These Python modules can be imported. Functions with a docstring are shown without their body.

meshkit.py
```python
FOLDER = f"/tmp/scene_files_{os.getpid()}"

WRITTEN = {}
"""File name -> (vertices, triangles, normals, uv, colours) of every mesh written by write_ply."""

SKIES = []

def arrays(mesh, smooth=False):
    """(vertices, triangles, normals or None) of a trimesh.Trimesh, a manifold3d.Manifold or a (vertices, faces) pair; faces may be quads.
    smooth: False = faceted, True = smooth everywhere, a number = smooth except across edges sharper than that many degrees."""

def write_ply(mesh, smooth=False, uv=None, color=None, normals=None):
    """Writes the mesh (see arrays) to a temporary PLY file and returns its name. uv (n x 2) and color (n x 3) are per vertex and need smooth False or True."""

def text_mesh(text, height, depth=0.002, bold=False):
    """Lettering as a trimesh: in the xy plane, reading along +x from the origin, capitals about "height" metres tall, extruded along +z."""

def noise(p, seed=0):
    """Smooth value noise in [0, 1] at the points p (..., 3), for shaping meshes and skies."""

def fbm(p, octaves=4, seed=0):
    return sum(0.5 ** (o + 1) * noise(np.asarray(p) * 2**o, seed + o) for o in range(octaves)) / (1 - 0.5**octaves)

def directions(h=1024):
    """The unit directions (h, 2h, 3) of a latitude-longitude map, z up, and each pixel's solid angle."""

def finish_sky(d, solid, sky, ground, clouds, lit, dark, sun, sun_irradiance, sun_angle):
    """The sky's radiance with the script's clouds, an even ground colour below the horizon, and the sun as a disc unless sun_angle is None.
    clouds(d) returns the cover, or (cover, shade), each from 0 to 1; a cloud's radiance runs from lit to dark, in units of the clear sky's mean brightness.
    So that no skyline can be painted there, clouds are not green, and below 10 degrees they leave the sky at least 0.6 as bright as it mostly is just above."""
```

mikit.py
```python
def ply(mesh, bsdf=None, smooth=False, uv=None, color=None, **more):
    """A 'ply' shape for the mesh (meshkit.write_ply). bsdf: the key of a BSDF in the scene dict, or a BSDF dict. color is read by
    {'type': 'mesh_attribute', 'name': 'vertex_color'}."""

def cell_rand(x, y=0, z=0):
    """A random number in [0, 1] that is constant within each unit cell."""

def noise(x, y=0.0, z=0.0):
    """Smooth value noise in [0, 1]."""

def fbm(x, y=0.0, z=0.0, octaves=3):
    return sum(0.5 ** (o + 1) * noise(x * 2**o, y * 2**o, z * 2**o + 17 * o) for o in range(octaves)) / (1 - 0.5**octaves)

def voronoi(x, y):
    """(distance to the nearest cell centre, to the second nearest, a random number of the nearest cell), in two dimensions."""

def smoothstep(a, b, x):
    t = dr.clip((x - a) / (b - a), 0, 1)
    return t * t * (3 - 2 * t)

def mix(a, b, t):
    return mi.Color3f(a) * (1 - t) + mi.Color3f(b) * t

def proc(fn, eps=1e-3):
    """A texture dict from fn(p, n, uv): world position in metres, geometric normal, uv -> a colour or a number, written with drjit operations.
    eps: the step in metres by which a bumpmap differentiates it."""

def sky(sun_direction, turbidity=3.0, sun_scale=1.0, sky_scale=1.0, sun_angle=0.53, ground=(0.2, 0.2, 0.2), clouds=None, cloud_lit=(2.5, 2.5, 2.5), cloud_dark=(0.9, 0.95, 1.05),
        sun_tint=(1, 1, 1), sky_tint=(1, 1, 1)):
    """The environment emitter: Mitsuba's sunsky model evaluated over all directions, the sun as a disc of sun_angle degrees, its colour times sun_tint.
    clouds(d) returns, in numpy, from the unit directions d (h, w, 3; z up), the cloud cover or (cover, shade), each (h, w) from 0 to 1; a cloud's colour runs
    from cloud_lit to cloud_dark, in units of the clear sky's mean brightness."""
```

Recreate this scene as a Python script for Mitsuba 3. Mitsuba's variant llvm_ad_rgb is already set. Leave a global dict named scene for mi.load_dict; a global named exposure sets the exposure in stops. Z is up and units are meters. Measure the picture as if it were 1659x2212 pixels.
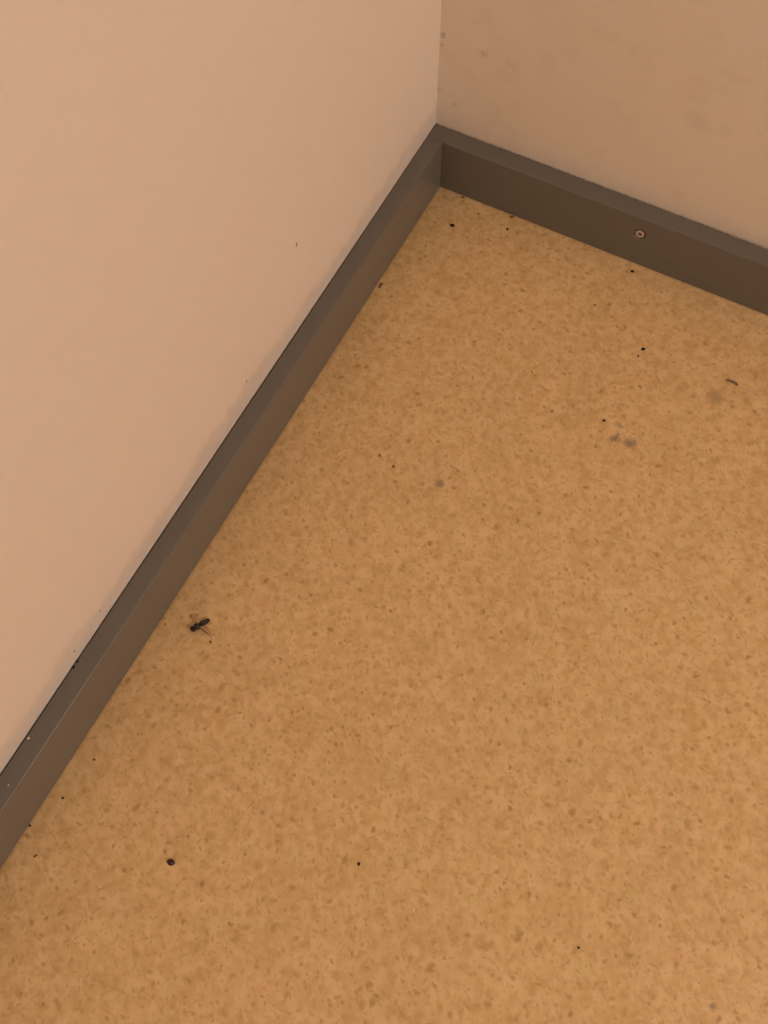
import math, random
import numpy as np, trimesh, manifold3d as m3
import drjit as dr, mitsuba as mi
import mikit, meshkit
from mikit import proc, noise, fbm, cell_rand, smoothstep, mix

T = mi.ScalarTransform4f
scene, labels = {}, {}

# ------------------------------------------------------------------ camera, light, exposure
F_PX = 1789.0
CAM = [0.22804504, -0.49034655, 0.55]
AIM = [0.03235678, -0.17124107, -0.37729596]
UP = [-0.42884581, 0.82252687, 0.37355164]
scene['camera'] = {'type': 'thinlens', 'fov': 2 * math.degrees(math.atan(829.5 / F_PX)), 'fov_axis': 'x',
                   'aperture_radius': 0.0009, 'focus_distance': 0.60, 'near_clip': 0.02, 'far_clip': 20,
                   'to_world': T().look_at(origin=CAM, target=AIM, up=UP)}
exposure = 0.0
LAMP_POS, LAMP_R = (1.42, -0.66, 1.12), 0.08
LAMP_RGB = [141.0, 107.0, 90.5]
ROOM = (2.4, -2.2, 2.4)                       # x, y, height

# ------------------------------------------------------------------ materials
def rgb(c): return {'type': 'rgb', 'value': list(map(float, c))}
def bsdf(key, color, rough=0.5, spec=0.5, bump=None, scale=1.0, **k):
    b = {'type': 'principled', 'base_color': color if isinstance(color, dict) else rgb(color), 'roughness': rough, 'specular': spec, **k}
    if bump is not None:
        b = {'type': 'bumpmap', 'arbitrary': bump, 'scale': scale, 'bsdf': b}
    scene[key] = {'type': 'twosided', 'bsdf': b} if not k.get('spec_trans') else b

def spot(x, y, cx, cy, r, soft=0.5):
    d = dr.sqrt(dr.square(x - cx) + dr.square(y - cy)) / r
    return 1 - smoothstep(1 - soft, 1 + soft, d)

def flecks(x, y, cell, seed, lo, hi, aspect, chance):
    """Coverage (0..1) and a random number of the strongest fleck, printed at random angles in a jittered grid."""
    u, v = x / cell, y / cell
    iu, iv = dr.floor(u), dr.floor(v)
    best, which = mi.Float(0), mi.Float(0)
    for a in (-1, 0, 1):
        for b in (-1, 0, 1):
            cu, cv = iu + a, iv + b
            dx = (u - cu - cell_rand(cu, cv, seed)) * cell
            dy = (v - cv - cell_rand(cu, cv, seed + 1)) * cell
            r = cell_rand(cu, cv, seed + 2)
            an = cell_rand(cu, cv, seed + 3) * 3.14159
            c, s = dr.cos(an), dr.sin(an)
            size = lo + (hi - lo) * r * r
            asp = 1 + (aspect - 1) * cell_rand(cu, cv, seed + 5)
            d = dr.sqrt(dr.square((dx * c + dy * s) / (size * asp)) + dr.square((dy * c - dx * s) / size))
            st = dr.select(cell_rand(cu, cv, seed + 4) < chance, 0.35 + 0.65 * cell_rand(cu, cv, seed + 6), 0.0)
            k = (1 - smoothstep(0.35, 1.55, d)) * st
            which = dr.select(k > best, r, which)
            best = dr.maximum(best, k)
    return best, which

SMUDGES = [(238.0, -171.5, 2.0, .50), (234.2, -172.0, 2.2, .75), (236.3, -167.5, 1.7, .6), (235.6, -169.8, 1.5, .6), (246.3, -169.5, 3.2, .9), (250.0, -167.5, 1.5, .5),
           (233.0, -159.0, 1.6, .5), (235.6, -159.6, 1.5, .5), (136.9, -263.0, 2.6, .75), (138.6, -260.8, 1.2, .5), (288.7, -104.2, 5.0, .42), (423.2, -483.0, 1.7, .8)]
def floor_color(p, n, uv):
    x0, y0 = p.x * 1000, p.y * 1000
    wx, wy = noise(x0 * .7, y0 * .7, 3.0) - .5, noise(x0 * .7, y0 * .7, 9.0) - .5
    vx, vy = noise(x0 * 2.2, y0 * 2.2, 13.0) - .5, noise(x0 * 2.2, y0 * 2.2, 19.0) - .5
    x, y = x0 + 1.2 * wx + .35 * vx, y0 + 1.2 * wy + .35 * vy
    base = fbm(x * .21, y * .21, 2.0, octaves=3)
    wide = fbm(x0 * .035, y0 * .035, 6.0, octaves=2)
    col = mix((.672, .474, .224), (.768, .566, .296), smoothstep(.26, .74, base)) * (.95 + .10 * wide)
    f, r = flecks(x, y, 11.0, 11, 2.4, 5.2, 1.9, .75)                   # pale chips
    col = mix(col, (.82, .62, .345), f * .55)
    f, r = flecks(x, y, 21.0, 21, 2.5, 5.5, 1.9, .6)                    # pink and green chips
    col = col * (1 - f * .5) + f * .5 * mix((.80, .525, .305), (.665, .535, .245), dr.select(r > .45, 1.0, 0.0))
    f, r = flecks(x, y, 8.0, 71, 1.6, 3.4, 1.8, .75)                    # broad faint tan chips
    col = mix(col, (.565, .375, .158), f * .52)
    f, r = flecks(x, y, 5.5, 31, .9, 2.0, 3.0, .72)                     # tan chips
    col = mix(col, (.545, .360, .150), f * .50)
    f, r = flecks(x, y, 7.0, 81, .45, .8, 5.0, .6)                     # thin streaks
    col = mix(col, (.49, .315, .125), f * .55)
    f, r = flecks(x, y, 4.4, 41, .5, 1.15, 2.0, .55)                    # small brown chips
    col = mix(col, (.455, .288, .112), f * .60)
    f, r = flecks(x, y, 13.0, 51, .9, 1.8, 1.9, .6)                     # dark brown chips
    col = mix(col, (.375, .225, .080), f * .72)
    n1 = noise(x0 * .8, y0 * .8, 5.0)
    for cx, cy, r, s in SMUDGES:
        col = mix(col, (.19, .145, .135), spot(x + (n1 - .5) * 2.2, y + (n1 - .5), cx, cy, r * 1.1, .8) * s * .8)
    grime = (1 - smoothstep(0.0, 2.6, dr.minimum(x0 - 13.9, -y0 - 16.2) + 1.2 * noise(x0 * .35, y0 * .35, 1.0) - .6))   # dirt line along the boards
    return mix(col, (.46, .29, .14), grime * .45)
def floor_bump(p, n, uv):
    x, y = p.x * 1000, p.y * 1000
    return 0.00004 * fbm(x * .35, y * .35, 0.0, octaves=3) + .00012 * noise(x * .04, y * .04)
bsdf('floor_material', proc(floor_color), .45, .22, proc(floor_bump, 5e-4))

PAINT = (.80, .755, .70)
def tinted(k): return tuple(float(a * b) for a, b in zip(PAINT, k))
def wall_left_color(p, n, uv):
    y, z = p.y * 1000, p.z * 1000
    v = fbm(y * .012, z * .012, 3.0, octaves=3)
    col = mix(tinted((1.0, .985, .965)), tinted((1.0, 1.005, .99)), v)
    band = 60 + 7 * noise(y * .035, 2.0) + 5 * noise(y * .15, 5.0)      # grey scuffed band left by mopping above the board
    b = (1 - smoothstep(-6, 3, z - band)) * (.35 + .65 * fbm(y * .05, z * .15, 8.0, octaves=3)) * smoothstep(48.0, 53.0, z + 2 * noise(y * .2, 1.0))
    col = mix(col, (.50, .47, .43), b * .42)
    for cy, cz, r in ((-204.5, 121.1, 1.0), (-205.0, 120.0, .8), (-283.9, 68.6, 1.0), (-487.9, 56.2, .9), (-460., 58., .8)):
        col = mix(col, (.22, .17, .13), spot(y, z, cy, cz, r, .6) * .75)
    return col
def wall_right_color(p, n, uv):
    x, z = p.x * 1000, p.z * 1000
    v = fbm(x * .02, z * .02, 3.0, octaves=4)
    col = mix(tinted((1.02, .975, .89)), tinted((1.01, 1.01, .955)), v)
    s = fbm(x * .06, z * .09, 21.0, octaves=4)
    col = mix(col, (.58, .50, .42), smoothstep(.60, .75, s) * .10)
    n1 = noise(x * .5, z * .5, 2.0) * 3
    for cx, cz, r, k in ((4.5, 126.0, 2.0, .55), (3.6, 118.0, 1.4, .45), (36.4, 122.8, 2.2, .30), (56.6, 123.0, 3.0, .14), (62, 121.0, 3.0, .12), (16.5, 71.0, 1.9, .28), (193, 130, 6.0, .10), (200, 127, 5.0, .08), (3.0, 80.0, 1.3, .3), (213, 128, 4, .10)):
        col = mix(col, (.36, .28, .22), spot(x + n1, z, cx, cz, r, .8) * k)
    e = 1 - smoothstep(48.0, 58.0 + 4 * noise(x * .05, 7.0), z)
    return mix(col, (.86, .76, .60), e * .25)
def wall_bump(p, n, uv):
    a, z = (p.x + p.y) * 1000, p.z * 1000
    return .00022 * fbm(a * .07, z * .07, 0.0, octaves=3) + .00006 * fbm(a * .5, z * .5, 4.0, octaves=2)
def wall_bump_smooth(p, n, uv): return .5 * wall_bump(p, n, uv)
bsdf('wall_left_material', proc(wall_left_color), .62, .25, proc(wall_bump_smooth, 8e-4))
bsdf('wall_right_material', proc(wall_right_color), .65, .25, proc(wall_bump, 8e-4))
bsdf('plain_wall_material', (.27, .26, .245), .7, .25)

def board_color(p, n, uv):
    a, z = (p.x - p.y) * 1000, p.z * 1000
    v = fbm(a * .03, (p.x + p.y) * 60 + z * .2, 1.0, octaves=3)
    return mix((.146, .141, .127), (.160, .154, .138), v)
def board_bump(p, n, uv):
    a = (p.x - p.y) * 1000
    return .00006 * fbm(a * .04, (p.x + p.y) * 250, p.z * 250, octaves=2)
bsdf('board_material', proc(board_color), .30, .45, proc(board_bump, 8e-4))
bsdf('metal_material', (.56, .46, .40), .4, .5, metallic=.3)
bsdf('dark_dirt_material', (.022, .017, .013), .7, .3)
bsdf('brown_dirt_material', (.21, .125, .06), .8, .2)
bsdf('red_crumb_material', (.050, .010, .005), .35, .5)
bsdf('pale_chip_material', (.88, .80, .70), .5, .4)
bsdf('dull_chip_material', (.50, .45, .40), .6, .3)
bsdf('lint_material', (.20, .16, .125), .9, .1)
bsdf('insect_material', {'type': 'mesh_attribute', 'name': 'vertex_color'}, .38, .5)
bsdf('insect_dark_material', (.018, .013, .010), .4, .5)
bsdf('vein_material', (.20, .11, .035), .5, .4)
scene['wing_material'] = {'type': 'principledthin', 'base_color': rgb((.70, .55, .34)), 'roughness': .25, 'spec_trans': .36, 'diff_trans': .7, 'eta': 1.35}

# ------------------------------------------------------------------ helpers
def numbered(name):
    if not any(k == name or k.startswith(name + '__') for k in scene): return name
    i = 1
    while any(k == f'{name}_{i:03d}' or k.startswith(f'{name}_{i:03d}__') for k in scene): i += 1
    return f'{name}_{i:03d}'
def obj(name, mesh, mat, parent=None, smooth=30, **k):
    key = numbered((parent + '__' if parent else '') + name)
    scene[key] = mikit.ply(mesh, mat, smooth=smooth, **k)
    return key
def tag(key, label=None, cat=None, group=None, kind=None):
    d = {}
    if label: d['label'] = label
    if cat: d['category'] = cat
    if group: d['group'] = group
    if kind: d['kind'] = kind
    labels[key] = d
    return key
def grid(P):
    """Mesh of an (a, b, 3) array of points."""
    a, b = P.shape[:2]
    i = np.arange(a * b).reshape(a, b)
    f = np.stack([i[:-1, :-1], i[1:, :-1], i[1:, 1:], i[:-1, 1:]], -1).reshape(-1, 4)
    return trimesh.Trimesh(P.reshape(-1, 3), np.vstack([f[:, [0, 1, 2]], f[:, [0, 2, 3]]]), process=False)
def tube(points, radii, n=8, flat=1.0):
    """Closed tube along points with its own radius at each; flat squashes it in z."""
    P, R = np.asarray(points, float), np.broadcast_to(radii, len(points))
    t = np.gradient(P, axis=0); t /= np.linalg.norm(t, axis=1, keepdims=True)
    up = np.array([0, 0, 1.0])
    rings = []
    for p, d, r in zip(P, t, R):
        s = np.cross(d, up)
        s = s / np.linalg.norm(s) if np.linalg.norm(s) > 1e-6 else np.array([1.0, 0, 0])
        w = np.cross(s, d)
        a = np.arange(n) / n * 2 * math.pi
        rings.append(p + r * (np.cos(a)[:, None] * s + flat * np.sin(a)[:, None] * w))
    v = np.vstack([np.array(rings).reshape(-1, 3), P[:1], P[-1:]])
    f, m = [], len(P)
    for i in range(m - 1):
        for j in range(n):
            a, b, c, d = i * n + j, i * n + (j + 1) % n, (i + 1) * n + (j + 1) % n, (i + 1) * n + j
            f += [(a, b, c), (a, c, d)]
    for j in range(n):
        f += [(m * n, (j + 1) % n, j), (m * n + 1, (m - 1) * n + j, (m - 1) * n + (j + 1) % n)]
    mesh = trimesh.Trimesh(v, f, process=False)
    mesh.fix_normals()
    return mesh

# ------------------------------------------------------------------ the room
RX, RY, RH = ROOM
def fine(end, step=.004, near=.62):
    return np.r_[np.arange(0, near, step), np.linspace(near, end, 14)]
def box(x0, x1, y0, y1, z0, z1):
    m = trimesh.creation.box((x1 - x0, y1 - y0, z1 - z0)); m.apply_translation(((x0 + x1) / 2, (y0 + y1) / 2, (z0 + z1) / 2)); return m

tag(obj('floor', box(-.1, RX + .1, RY - .1, .1, -.03, 0), 'floor_material', smooth=False), 'speckled warm beige linoleum floor with brown flecks', 'floor', kind='structure')
def wall_surface(along, seed, amp, axis):
    """Slightly uneven plaster: a displaced sheet closed at the back to a slab 10 cm thick."""
    a, z = np.r_[-.02, -.008, np.arange(0, .62, .004), np.linspace(.62, along, 14)], fine(RH)
    A, Z = np.meshgrid(a, z, indexing='ij')
    q = np.stack([A * 11, Z * 11, A * 0 + seed], -1)
    D = amp * (meshkit.fbm(q, 3, seed) - .5) * 2 + amp * .35 * (meshkit.noise(q * 6, seed + 5) - .5)
    D *= np.clip(np.maximum(Z - .050, 0) / .02, 0, 1)            # plumb where the board sits
    back = D * 0 - .1
    P = [np.stack([D, -A, Z], -1), np.stack([back, -A, Z], -1)] if axis == 0 else [np.stack([A, -D, Z], -1), np.stack([A, -back, Z], -1)]
    m = grid(P[0])
    v, i = P[0].reshape(-1, 3), np.arange(A.size).reshape(A.shape)
    rim = np.r_[i[:, 0], i[-1, 1:], i[-2::-1, -1], i[0, -2:0:-1]]
    n = len(rim)
    bv = P[1].reshape(-1, 3)[rim]
    V = np.vstack([v, v[rim], bv, bv.mean(0, keepdims=True)])
    b0, k = len(v), np.arange(n)
    F = np.vstack([m.faces, np.stack([b0 + k, b0 + n + k, b0 + (k + 1) % n], 1), np.stack([b0 + (k + 1) % n, b0 + n + k, b0 + n + (k + 1) % n], 1),
                   np.stack([b0 + n + (k + 1) % n, b0 + n + k, k * 0 + b0 + 2 * n], 1)])
    return trimesh.Trimesh(V, F, process=False)
tag(obj('wall_left', wall_surface(-RY, 3, .0008, 0), 'wall_left_material', smooth=40), 'smooth off-white painted wall on the left of the corner', 'wall', kind='structure')
tag(obj('wall_right', wall_surface(RX, 8, .0011, 1), 'wall_right_material', smooth=40), 'rougher off-white painted wall on the right of the corner', 'wall', kind='structure')
tag(obj('wall_front', box(0, RX, RY - .1, RY, 0, RH), 'plain_wall_material', smooth=False), 'off-white wall behind the viewer, outside the frame', 'wall', kind='structure')
tag(obj('wall_back', box(RX, RX + .1, RY, 0, 0, RH), 'plain_wall_material', smooth=False), 'off-white wall that faces the left wall, outside the frame', 'wall', kind='structure')
tag(obj('ceiling', box(0, RX, RY, 0, RH, RH + .1), 'plain_wall_material', smooth=False), 'off-white ceiling above the corner, outside the frame', 'ceiling', kind='structure')

# ------------------------------------------------------------------ grey painted baseboards
T1, T2, BH = .01389, .01616, .04762
def board(length, start, thick, gap_fn, round_r=.0011, hole=None):
    """Board along +a from start; returns points in (a, depth, z): gap_fn(a) is the ragged slit between its back edge and the wall."""
    a = np.r_[np.arange(start, .66, .0007), np.linspace(.66, length, 12)]
    th = np.linspace(0, math.pi / 2, 6)
    arc = np.stack([thick - round_r + round_r * np.cos(th), BH - round_r + round_r * np.sin(th)], 1)     # front top edge
    prof = np.vstack([[thick, 0.0], [thick, .012], [thick, .03], arc, [thick * .5, BH], [.0012, BH], [.0004, BH - .0006], [.0004, 0.0]])
    P = np.repeat(prof[None], len(a), 0)
    g = gap_fn(a)
    P[:, -3, 0] = g + .0003; P[:, -2, 0] = g; P[:, -1, 0] = g
    n = len(prof)
    v = np.concatenate([np.repeat(a[:, None], n, 1)[..., None], P], -1)
    i = np.arange(len(a) * n).reshape(len(a), n)
    j = np.roll(i, -1, 1)
    f = np.stack([i[:-1], j[:-1], j[1:], i[1:]], -1).reshape(-1, 4)
    F = [f[:, [0, 1, 2]], f[:, [0, 2, 3]], np.stack([i[0, 0] + 0 * np.arange(n - 2), i[0, 2:], i[0, 1:-1]], 1), np.stack([i[-1, 0] + 0 * np.arange(n - 2), i[-1, 1:-1], i[-1, 2:]], 1)]
    return v.reshape(-1, 3), np.vstack(F)
def gap_left(a):
    q = np.stack([a * 40, a * 0, a * 0], -1)
    wide = .00025 + .00065 * np.clip((a - .03) / .25, 0, 1)
    return wide * (.75 + .5 * meshkit.fbm(q, 4, 2)) 
def gap_right(a):
    q = np.stack([a * 620, a * 0, a * 0], -1)
    return .0002 + .0022 * np.clip(meshkit.fbm(q, 3, 4) - .36, 0, 1) * (.5 + meshkit.noise(q * .05, 9)) + .0005 * np.clip(a / .3, 0, 1)
v, f = board(-RY, T2 + .00025, T1, gap_left)
m = trimesh.Trimesh(np.stack([v[:, 1], -v[:, 0], v[:, 2]], 1), f, process=False); m.fix_normals()
tag(obj('baseboard_left', m, 'board_material', smooth=25), 'grey painted baseboard along the foot of the left wall', 'baseboard', kind='structure')
v, f = board(RX, .0006, T2, gap_right)
m = trimesh.Trimesh(np.stack([v[:, 0], -v[:, 1], v[:, 2]], 1), f, process=False); m.fix_normals()
# countersunk hole for the screw
SX, SZ = .185, .0315
def cone_y(r0, r1, y0, y1, n=40):
    c = m3.Manifold.cylinder(abs(y1 - y0), r0, r1, n)          # along z, then turned so that +z becomes +y
    return c.rotate([-90, 0, 0]).translate([SX, y0, SZ])
bm = m3.Manifold(m3.Mesh(np.asarray(m.vertices, np.float32), np.asarray(m.faces, np.uint32)))
if bm.status() == m3.Error.NoError and bm.volume() > 0:
    bm = bm - cone_y(.0052, .0038, -T2 - .0002, -T2 + .0016)
    mm = bm.to_mesh(); m = trimesh.Trimesh(mm.vert_properties[:, :3], mm.tri_verts, process=False)
tag(obj('baseboard_right', m, 'board_material', smooth=25), 'grey painted baseboard along the foot of the right wall, with a screw', 'baseboard', kind='structure')
# the screw: raised ring of a head around a star-shaped dark socket
prof = np.array([(0, -.0028), (.0033, -.0028), (.0036, -.0006), (.0035, -.0001), (.0030, .00022), (.0022, .00028), (.0012, .0002), (0, .0002)])
head = trimesh.creation.revolve(prof, sections=40)
hm = m3.Manifold(m3.Mesh(np.asarray(head.vertices, np.float32), np.asarray(head.faces, np.uint32)))
a = np.arange(24) / 24 * 2 * math.pi
star = np.stack([(.00165 + .0003 * np.cos(6 * a)) * np.cos(a), (.00165 + .0003 * np.cos(6 * a)) * np.sin(a)], 1)
if hm.volume() < 0:
    head.invert(); hm = m3.Manifold(m3.Mesh(np.asarray(head.vertices, np.float32), np.asarray(head.faces, np.uint32)))
hm = hm - m3.CrossSection([star]).extrude(.003).translate([0, 0, -.0022])
pl = m3.CrossSection([star * .98]).extrude(.0004).translate([0, 0, -.0022])
turn = T().translate([SX, -T2 + .00005, SZ]).rotate([1, 0, 0], 90)
def manifold_mesh(x):
    q = x.to_mesh(); return trimesh.Trimesh(q.vert_properties[:, :3], q.tri_verts, process=False)
k = obj('baseboard_right__screw', manifold_mesh(hm), 'metal_material', smooth=35, to_world=turn); tag(k, 'pale round screw head sunk in the grey board')
k = obj('socket', manifold_mesh(pl), 'dark_dirt_material', 'baseboard_right__screw', smooth=False, to_world=turn); tag(k, 'dark socket in the middle of the screw head')

# ------------------------------------------------------------------ crumbs, chips and lint
def crumb_mesh(seed, rx, ry, rz, angle):
    s = trimesh.creation.icosphere(2)
    v = s.vertices * (1 + .9 * (meshkit.fbm(s.vertices * 1.6 + 31 * seed, 3, seed)[:, None] - .5))
    v = v * [rx, ry, rz]
    c, q = math.cos(angle), math.sin(angle)
    v = v @ np.array([[c, q, 0], [-q, c, 0], [0, 0, 1]])
    v[:, 2] -= v[:, 2].min()
    v[:, 2] = np.maximum(v[:, 2], .15 * rz) - .15 * rz         # a flat foot to lie on
    return trimesh.Trimesh(v, s.faces, process=False)
def crumb(name, x, y, z, rx, ry, rz, mat, label, cat='crumb', angle=0.0):
    seed = len(labels)
    m = crumb_mesh(seed, rx * .001, ry * .001, rz * .001, angle)
    m.apply_translation((x * .001, y * .001, z * .001))
    return tag(obj(name, m, mat, smooth=40), label, cat)
D, B = 'dark_dirt_material', 'brown_dirt_material'
crumb('dirt_crumb', 41.7, -49.1, 0, 1.7, 1.25, .8, D, 'black dirt crumb on the floor nearest the corner, the largest one there', angle=.3)
crumb('dirt_crumb', 55.9, -28.3, 0, .7, .55, .5, B, 'faint tiny brown crumb between the corner and the right baseboard', angle=1.)
crumb('dirt_crumb', 83.9, -31.9, 0, 1.0, .7, .5, D, 'small dark crumb on the floor just in front of the right baseboard, near the corner', angle=.9)
crumb('dirt_crumb', 81.8, -18.4, 0, 1.8, 1.2, .4, B, 'brown bit of grime touching the foot of the right baseboard', angle=.4)
crumb('dirt_crumb', 36.5, -18.2, 0, 1.6, .9, .35, B, 'brown bit of grime at the foot of the right baseboard closest to the corner', angle=.2)
crumb('dirt_crumb', 191, -25.1, 0, 1.2, .8, .7, D, 'small dark crumb on the floor below the screw in the right baseboard', angle=.1)
crumb('dirt_crumb', 176.78933511, -68.41233538, 0, .6, .9, .35, B, 'slim brown crumb on the floor, out in front of the baseboard between corner and screw', angle=.4)
crumb('dirt_crumb', 225.5, -89.6, 0, 1.3, 1.1, .8, D, 'dark square crumb alone on the right side of the floor, left of the lint', angle=.5)
crumb('dirt_crumb', 224.4, -96.8, 0, 1.2, .6, .3, B, 'faint brown crumb right in front of the dark square crumb', angle=2.2)
crumb('dirt_crumb', 222.8, -160.8, 0, .95, .8, .6, D, 'tiny dark crumb at the upper left of the grey smudges on the floor', angle=0.)
crumb('dirt_crumb', 185.3, -171.4, 0, .6, .6, .4, B, 'pinhead brown crumb left of the grey smudges on the floor', angle=0.)
crumb('dirt_crumb', 101.3, -266.3, 0, .85, 1.1, .5, B, 'small brown crumb on the floor left of the single grey smudge', angle=.5)
crumb('dirt_crumb', 88.0, -263.0, 0, .6, 1.2, .3, B, 'slim faint brown crumb farthest left of the single grey smudge', angle=.4)
crumb('dirt_crumb', 52.6, -439.1, 0, .72, .72, .5, B, 'small round brown crumb just below the dead fly')
crumb('dirt_crumb', 105.3, -566.7, 0, 2.35, 1.95, 1.1, 'red_crumb_material', 'dark reddish brown crumb on the floor near the lower left, larger than any other', angle=.2)
crumb('dirt_crumb', 207.6, -513.0, 0, .75, 1.0, .5, D, 'tiny dark crumb on the floor right of the reddish brown crumb', angle=.5)
crumb('dirt_crumb', 343.5, -491.8, 0, .55, .7, .5, D, 'tiny black crumb on the floor at the lower right')
crumb('dirt_crumb', 23.5, -567.8, 0, .65, .55, .5, D, 'tiny dark crumb on the floor left of and above the reddish brown crumb', angle=.3)
crumb('dirt_crumb', 27.5, -539.2, 0, .8, .65, .5, B, 'tiny brown crumb beside the left baseboard, between the fly and the bottom', angle=.3)
crumb('dirt_crumb', 28.75, -603.46, 0, .6, 1.3, .35, B, 'slim brown crumb on the floor at the lower end of the left baseboard', angle=-.5)
crumb('dirt_crumb', 15.0, -590.95, 0, .6, .6, .4, D, 'pinhead dark crumb touching the foot of the left baseboard near its lower end', angle=.2)
crumb('dirt_crumb', 17.0, -129.3, 0, 1.0, 2.6, .4, B, 'brown bit of grime against the foot of the left baseboard towards the corner', angle=.1)
crumb('dirt_crumb', 1.5, -496.2, BH * 1000, .65, 1.1, .3, D, 'dark crumb on top of the left baseboard at the wall, lower one of two', angle=.2)
crumb('dirt_crumb', 1.5, -492.2, BH * 1000, .6, .85, .3, D, 'dark crumb on top of the left baseboard at the wall, upper one of two', angle=-.3)
crumb('paint_chip', 248.8, -519.9, 0, .45, 1.25, .3, 'pale_chip_material', 'slim pale chip on the floor in the lower middle', 'paint chip', angle=-.1)
crumb('paint_chip', 2.9, -543.4, BH * 1000, .75, .75, .35, 'pale_chip_material', 'bright white paint chip on top of the left baseboard', 'paint chip', angle=.5)
crumb('paint_chip', 8.6, -570.4, BH * 1000, .45, .75, .25, 'dull_chip_material', 'dull pale chip on top of the left baseboard near its lower end in view', 'paint chip', angle=.8)
pts = np.array([(290.8, -86.5, .4), (293.0, -86.0, .5), (295.6, -85.8, .5), (298.2, -86.2, .5), (300.2, -87.0, .4)]) * .001
tag(obj('lint_strand', tube(pts, np.array([.6, .95, 1.1, 1.15, .7]) * .001, 10, .42), 'lint_material', smooth=60), 'short curved dark grey strand of lint on the floor at the right', 'lint')

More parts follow.
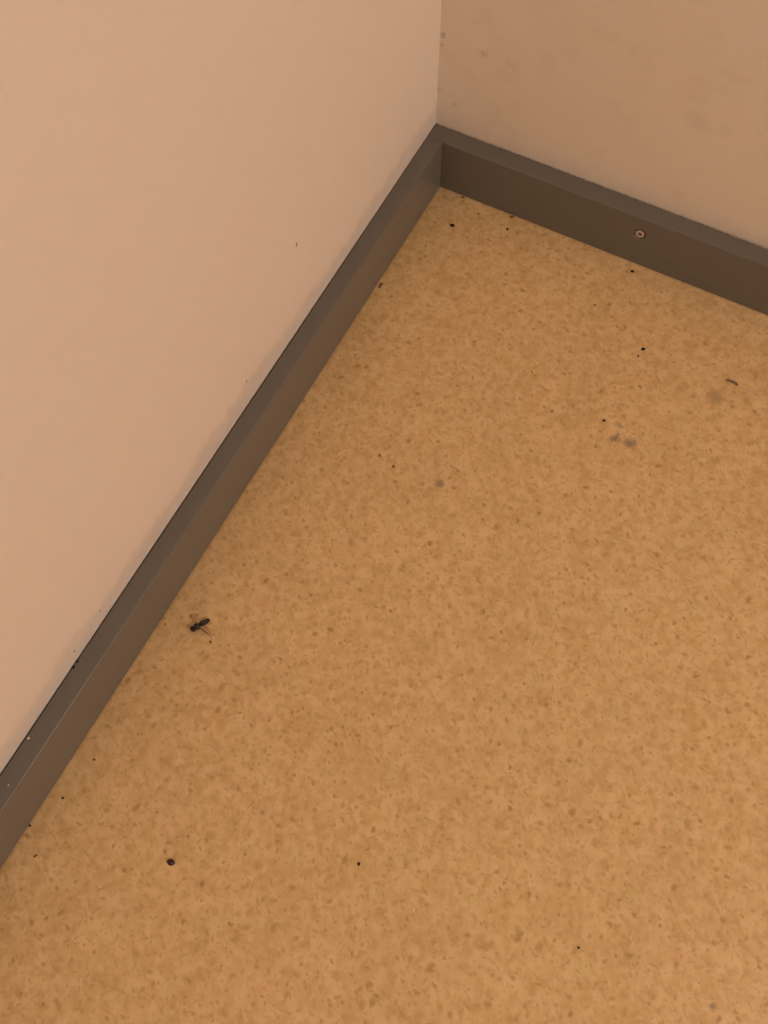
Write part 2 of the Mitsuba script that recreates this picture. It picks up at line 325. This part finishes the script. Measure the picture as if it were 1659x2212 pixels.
# ------------------------------------------------------------------ the dead fly
# local frame in mm: x from the head to the tip of the abdomen, y to its left, z up
FLY = T().translate([.0407, -.4325, 0]).rotate([0, 0, 1], math.degrees(math.atan2(11.7, 7.1)))
S, LIFT = .001, .9                                             # the body is propped up by its legs
fly = 'dead_fly'
tag(fly, 'small dead fly with a dark banded abdomen lying on the floor beside the left baseboard', 'fly')
stations = [(-6.9, .10, 1.2), (-6.7, .95, 1.35), (-6.1, 1.75, 1.55), (-5.3, 1.9, 1.7), (-4.8, 1.45, 1.75), (-4.5, .9, 1.8), (-4.1, 1.3, 1.9), (-3.3, 1.95, 2.0), (-2.2, 2.1, 2.0), (-1.2, 1.8, 1.9),
            (-.5, 1.15, 1.7), (-.1, 1.05, 1.6), (.5, 1.45, 1.5), (1.3, 1.72, 1.5), (2.0, 1.62, 1.45), (2.15, 1.45, 1.45), (2.5, 1.68, 1.45), (3.4, 1.66, 1.4), (3.85, 1.5, 1.4), (4.0, 1.36, 1.4), (4.3, 1.55, 1.4),
            (5.2, 1.42, 1.35), (5.5, 1.22, 1.35), (5.8, 1.3, 1.35), (6.5, .95, 1.3), (6.95, .5, 1.25), (7.1, .08, 1.2)]
st = np.array(stations)
xs = np.r_[np.linspace(-6.9, 7.1, 120)]
R = np.interp(xs, st[:, 0], st[:, 1]); Zc = np.interp(xs, st[:, 0], st[:, 2])
ker = np.array([1, 2, 1]) / 4
R[1:-1] = np.convolve(R, ker, 'valid')
Zc = np.maximum(Zc, R * .93) + LIFT
R = R * 1.08
P = np.stack([xs, .12 * np.sin(xs * .35), Zc], 1) * S
body = tube(P, R * S, 28, .93)
bv = body.vertices.copy()
lx, ly, lz = bv[:, 0] / S, bv[:, 1] / S, bv[:, 2] / S
col = np.tile([.012, .009, .007], (len(bv), 1))
gn = meshkit.noise(bv / S * 2.2, 3)
th_ = (lx > -4.3) & (lx < -.6) & (lz > 1.6)
col[th_] = np.array([.014, .012, .009]) + .028 * gn[th_, None] * np.array([1, .9, .6])
band = np.array([.36, .29, .17])
for c0, c1, k0 in ((.35, .95, .7), (1.95, 2.75, 1.0), (3.75, 4.45, 1.0)):
    w = np.clip(1 - np.abs(lx - (c0 + c1) / 2) / ((c1 - c0) * .62), 0, 1) * np.clip((ly - .05) / .5, 0, 1) * k0
    col = col * (1 - w[:, None]) + band * w[:, None]
eye = (lx < -5.0) & (lx > -6.5) & (np.abs(ly) > .7)
col[eye] = [.030, .016, .010]
obj('body', body, 'insect_material', fly, smooth=True, color=col, to_world=FLY)
for s in (-1, 1):                                                # compound eyes bulging from the head
    e = trimesh.creation.icosphere(3, 1.0)
    e.apply_scale((.95 * S, .75 * S, 1.05 * S)); e.apply_translation((-5.75 * S, s * 1.3 * S, (1.95 + LIFT) * S))
    k = obj('eye', e, 'insect_dark_material', fly, smooth=True, to_world=FLY); tag(k, 'dark bulging eye')
    obj('antenna', tube(np.array([(-6.6, s * .35, 1.9 + LIFT), (-7.2, s * .5, 1.75 + LIFT), (-7.9, s * .45, 1.1 + LIFT)]) * S, np.array([.22, .2, .1]) * S, 6), 'insect_dark_material', fly, smooth=50, to_world=FLY)
def leg(pts, r=.2):
    pts = [(x, y, z + (LIFT if i < len(pts) - 1 else 0)) for i, (x, y, z) in enumerate(pts)]
    return tube(np.array(pts) * S, np.linspace(r, r * .45, len(pts)) * S, 6)
for pts in ([(-3.6, 1.3, 1.2), (-3.9, 2.4, 1.8), (-4.3, 3.0, .2)], [(-2.4, 1.5, 1.2), (-1.9, 2.9, 2.2), (-1.7, 3.3, 1.2), (-1.3, 3.4, .15)], [(-1.4, 1.2, 1.1), (.0, 2.2, 1.9), (1.0, 2.6, .15)],
            [(-3.6, -1.3, 1.2), (-4.3, -2.1, 1.3), (-4.9, -2.2, .15)], [(-2.4, -1.5, 1.1), (-2.0, -2.4, 1.3), (-1.7, -2.7, .15)], [(-1.4, -1.2, 1.0), (.0, -2.1, 1.1), (1.2, -2.4, .15)]):
    obj('leg', leg(pts), 'insect_dark_material', fly, smooth=50, to_world=FLY)
def wing_mesh(root, tip, width, side, lift, rise=.0):
    """Teardrop blade from root to tip; side is the direction its width grows to; returns the closed blade and the points of its leading vein."""
    root, tip, side = np.array(root, float), np.array(tip, float), np.array(side, float)
    t, w = np.linspace(0, 1, 22), np.linspace(0, 1, 9)
    TT, W = np.meshgrid(t, w, indexing='ij')
    wd = width * (np.sin(np.pi * np.clip(TT, 0, 1) ** .75) ** .75 + .04)
    P = root + (tip - root) * TT[..., None] + side * (wd * W)[..., None]
    P[..., 2] += lift * np.sin(np.pi * TT) + .12 * np.sin(7 * TT) * W
    thick = .04
    top = grid(P + [0, 0, thick]); 
    Pl = grid(P)
    i = np.arange(P.shape[0] * P.shape[1]).reshape(P.shape[:2])
    rim = np.r_[i[:, 0], i[-1, 1:], i[-2::-1, -1], i[0, -2:0:-1]]
    n, k, N = len(rim), np.arange(len(rim)), i.size
    V = np.vstack([P.reshape(-1, 3) + [0, 0, thick], P.reshape(-1, 3)])
    F = np.vstack([top.faces, Pl.faces[:, ::-1] + N, np.stack([rim, rim[(k + 1) % n], rim + N], 1), np.stack([rim[(k + 1) % n], rim[(k + 1) % n] + N, rim + N], 1)])
    m = trimesh.Trimesh(V * S, F, process=False); m.fix_normals()
    return m, P[:, 0]
# right wing spread flat on the floor, left wing folded up behind the body
for root, tip, width, side, lift, lab in (((-1.6, -1.0, 1.9 + LIFT), (2.4, -10.2, .3), 3.6, (.94, .34, -.02), .35, 'translucent amber wing spread on the floor'),
                                          ((-1.4, 1.1, 2.4 + LIFT), (4.9, 2.5, 4.6), 3.8, (-.22, .20, .95), .2, 'translucent wing raised behind the abdomen')):
    m, vein = wing_mesh(root, tip, width, side, lift)
    k = obj('wing', m, 'wing_material', fly, smooth=40, to_world=FLY); tag(k, lab)
    kv = obj('vein', tube((vein + [0, 0, .05]) * S, np.interp(np.linspace(0, 1, len(vein)), [0, .25, .55, .8, 1], [.13, .28, .34, .18, .06]) * S, 6), 'vein_material', k, smooth=60, to_world=FLY); tag(kv, 'brown leading edge of the wing')

# ------------------------------------------------------------------ the lamp that lights the corner (outside the frame)
lamp = 'floor_lamp'
lx, ly, lz = LAMP_POS
tag(lamp, 'warm globe floor lamp standing to the right, outside the frame', 'lamp')
scene['lamp_metal_material'] = {'type': 'principled', 'base_color': rgb((.25, .24, .22)), 'roughness': .4, 'metallic': .6}
g = trimesh.creation.icosphere(3, LAMP_R); g.apply_translation(LAMP_POS)
obj('globe', g, 'plain_wall_material', lamp, smooth=True, emitter={'type': 'area', 'radiance': rgb(LAMP_RGB)})
pm = trimesh.creation.revolve(np.array([(0, .03), (.011, .03), (.011, lz - LAMP_R - .02), (.03, lz - LAMP_R - .004), (0, lz - LAMP_R - .004)]), sections=24); pm.apply_translation((lx, ly, 0))
obj('pole', pm, 'lamp_metal_material', lamp)
pb = trimesh.creation.revolve(np.array([(0, 0), (.14, 0), (.14, .012), (.12, .022), (.02, .03), (0, .03)]), sections=40); pb.apply_translation((lx, ly, 0))
obj('base', pb, 'lamp_metal_material', lamp)
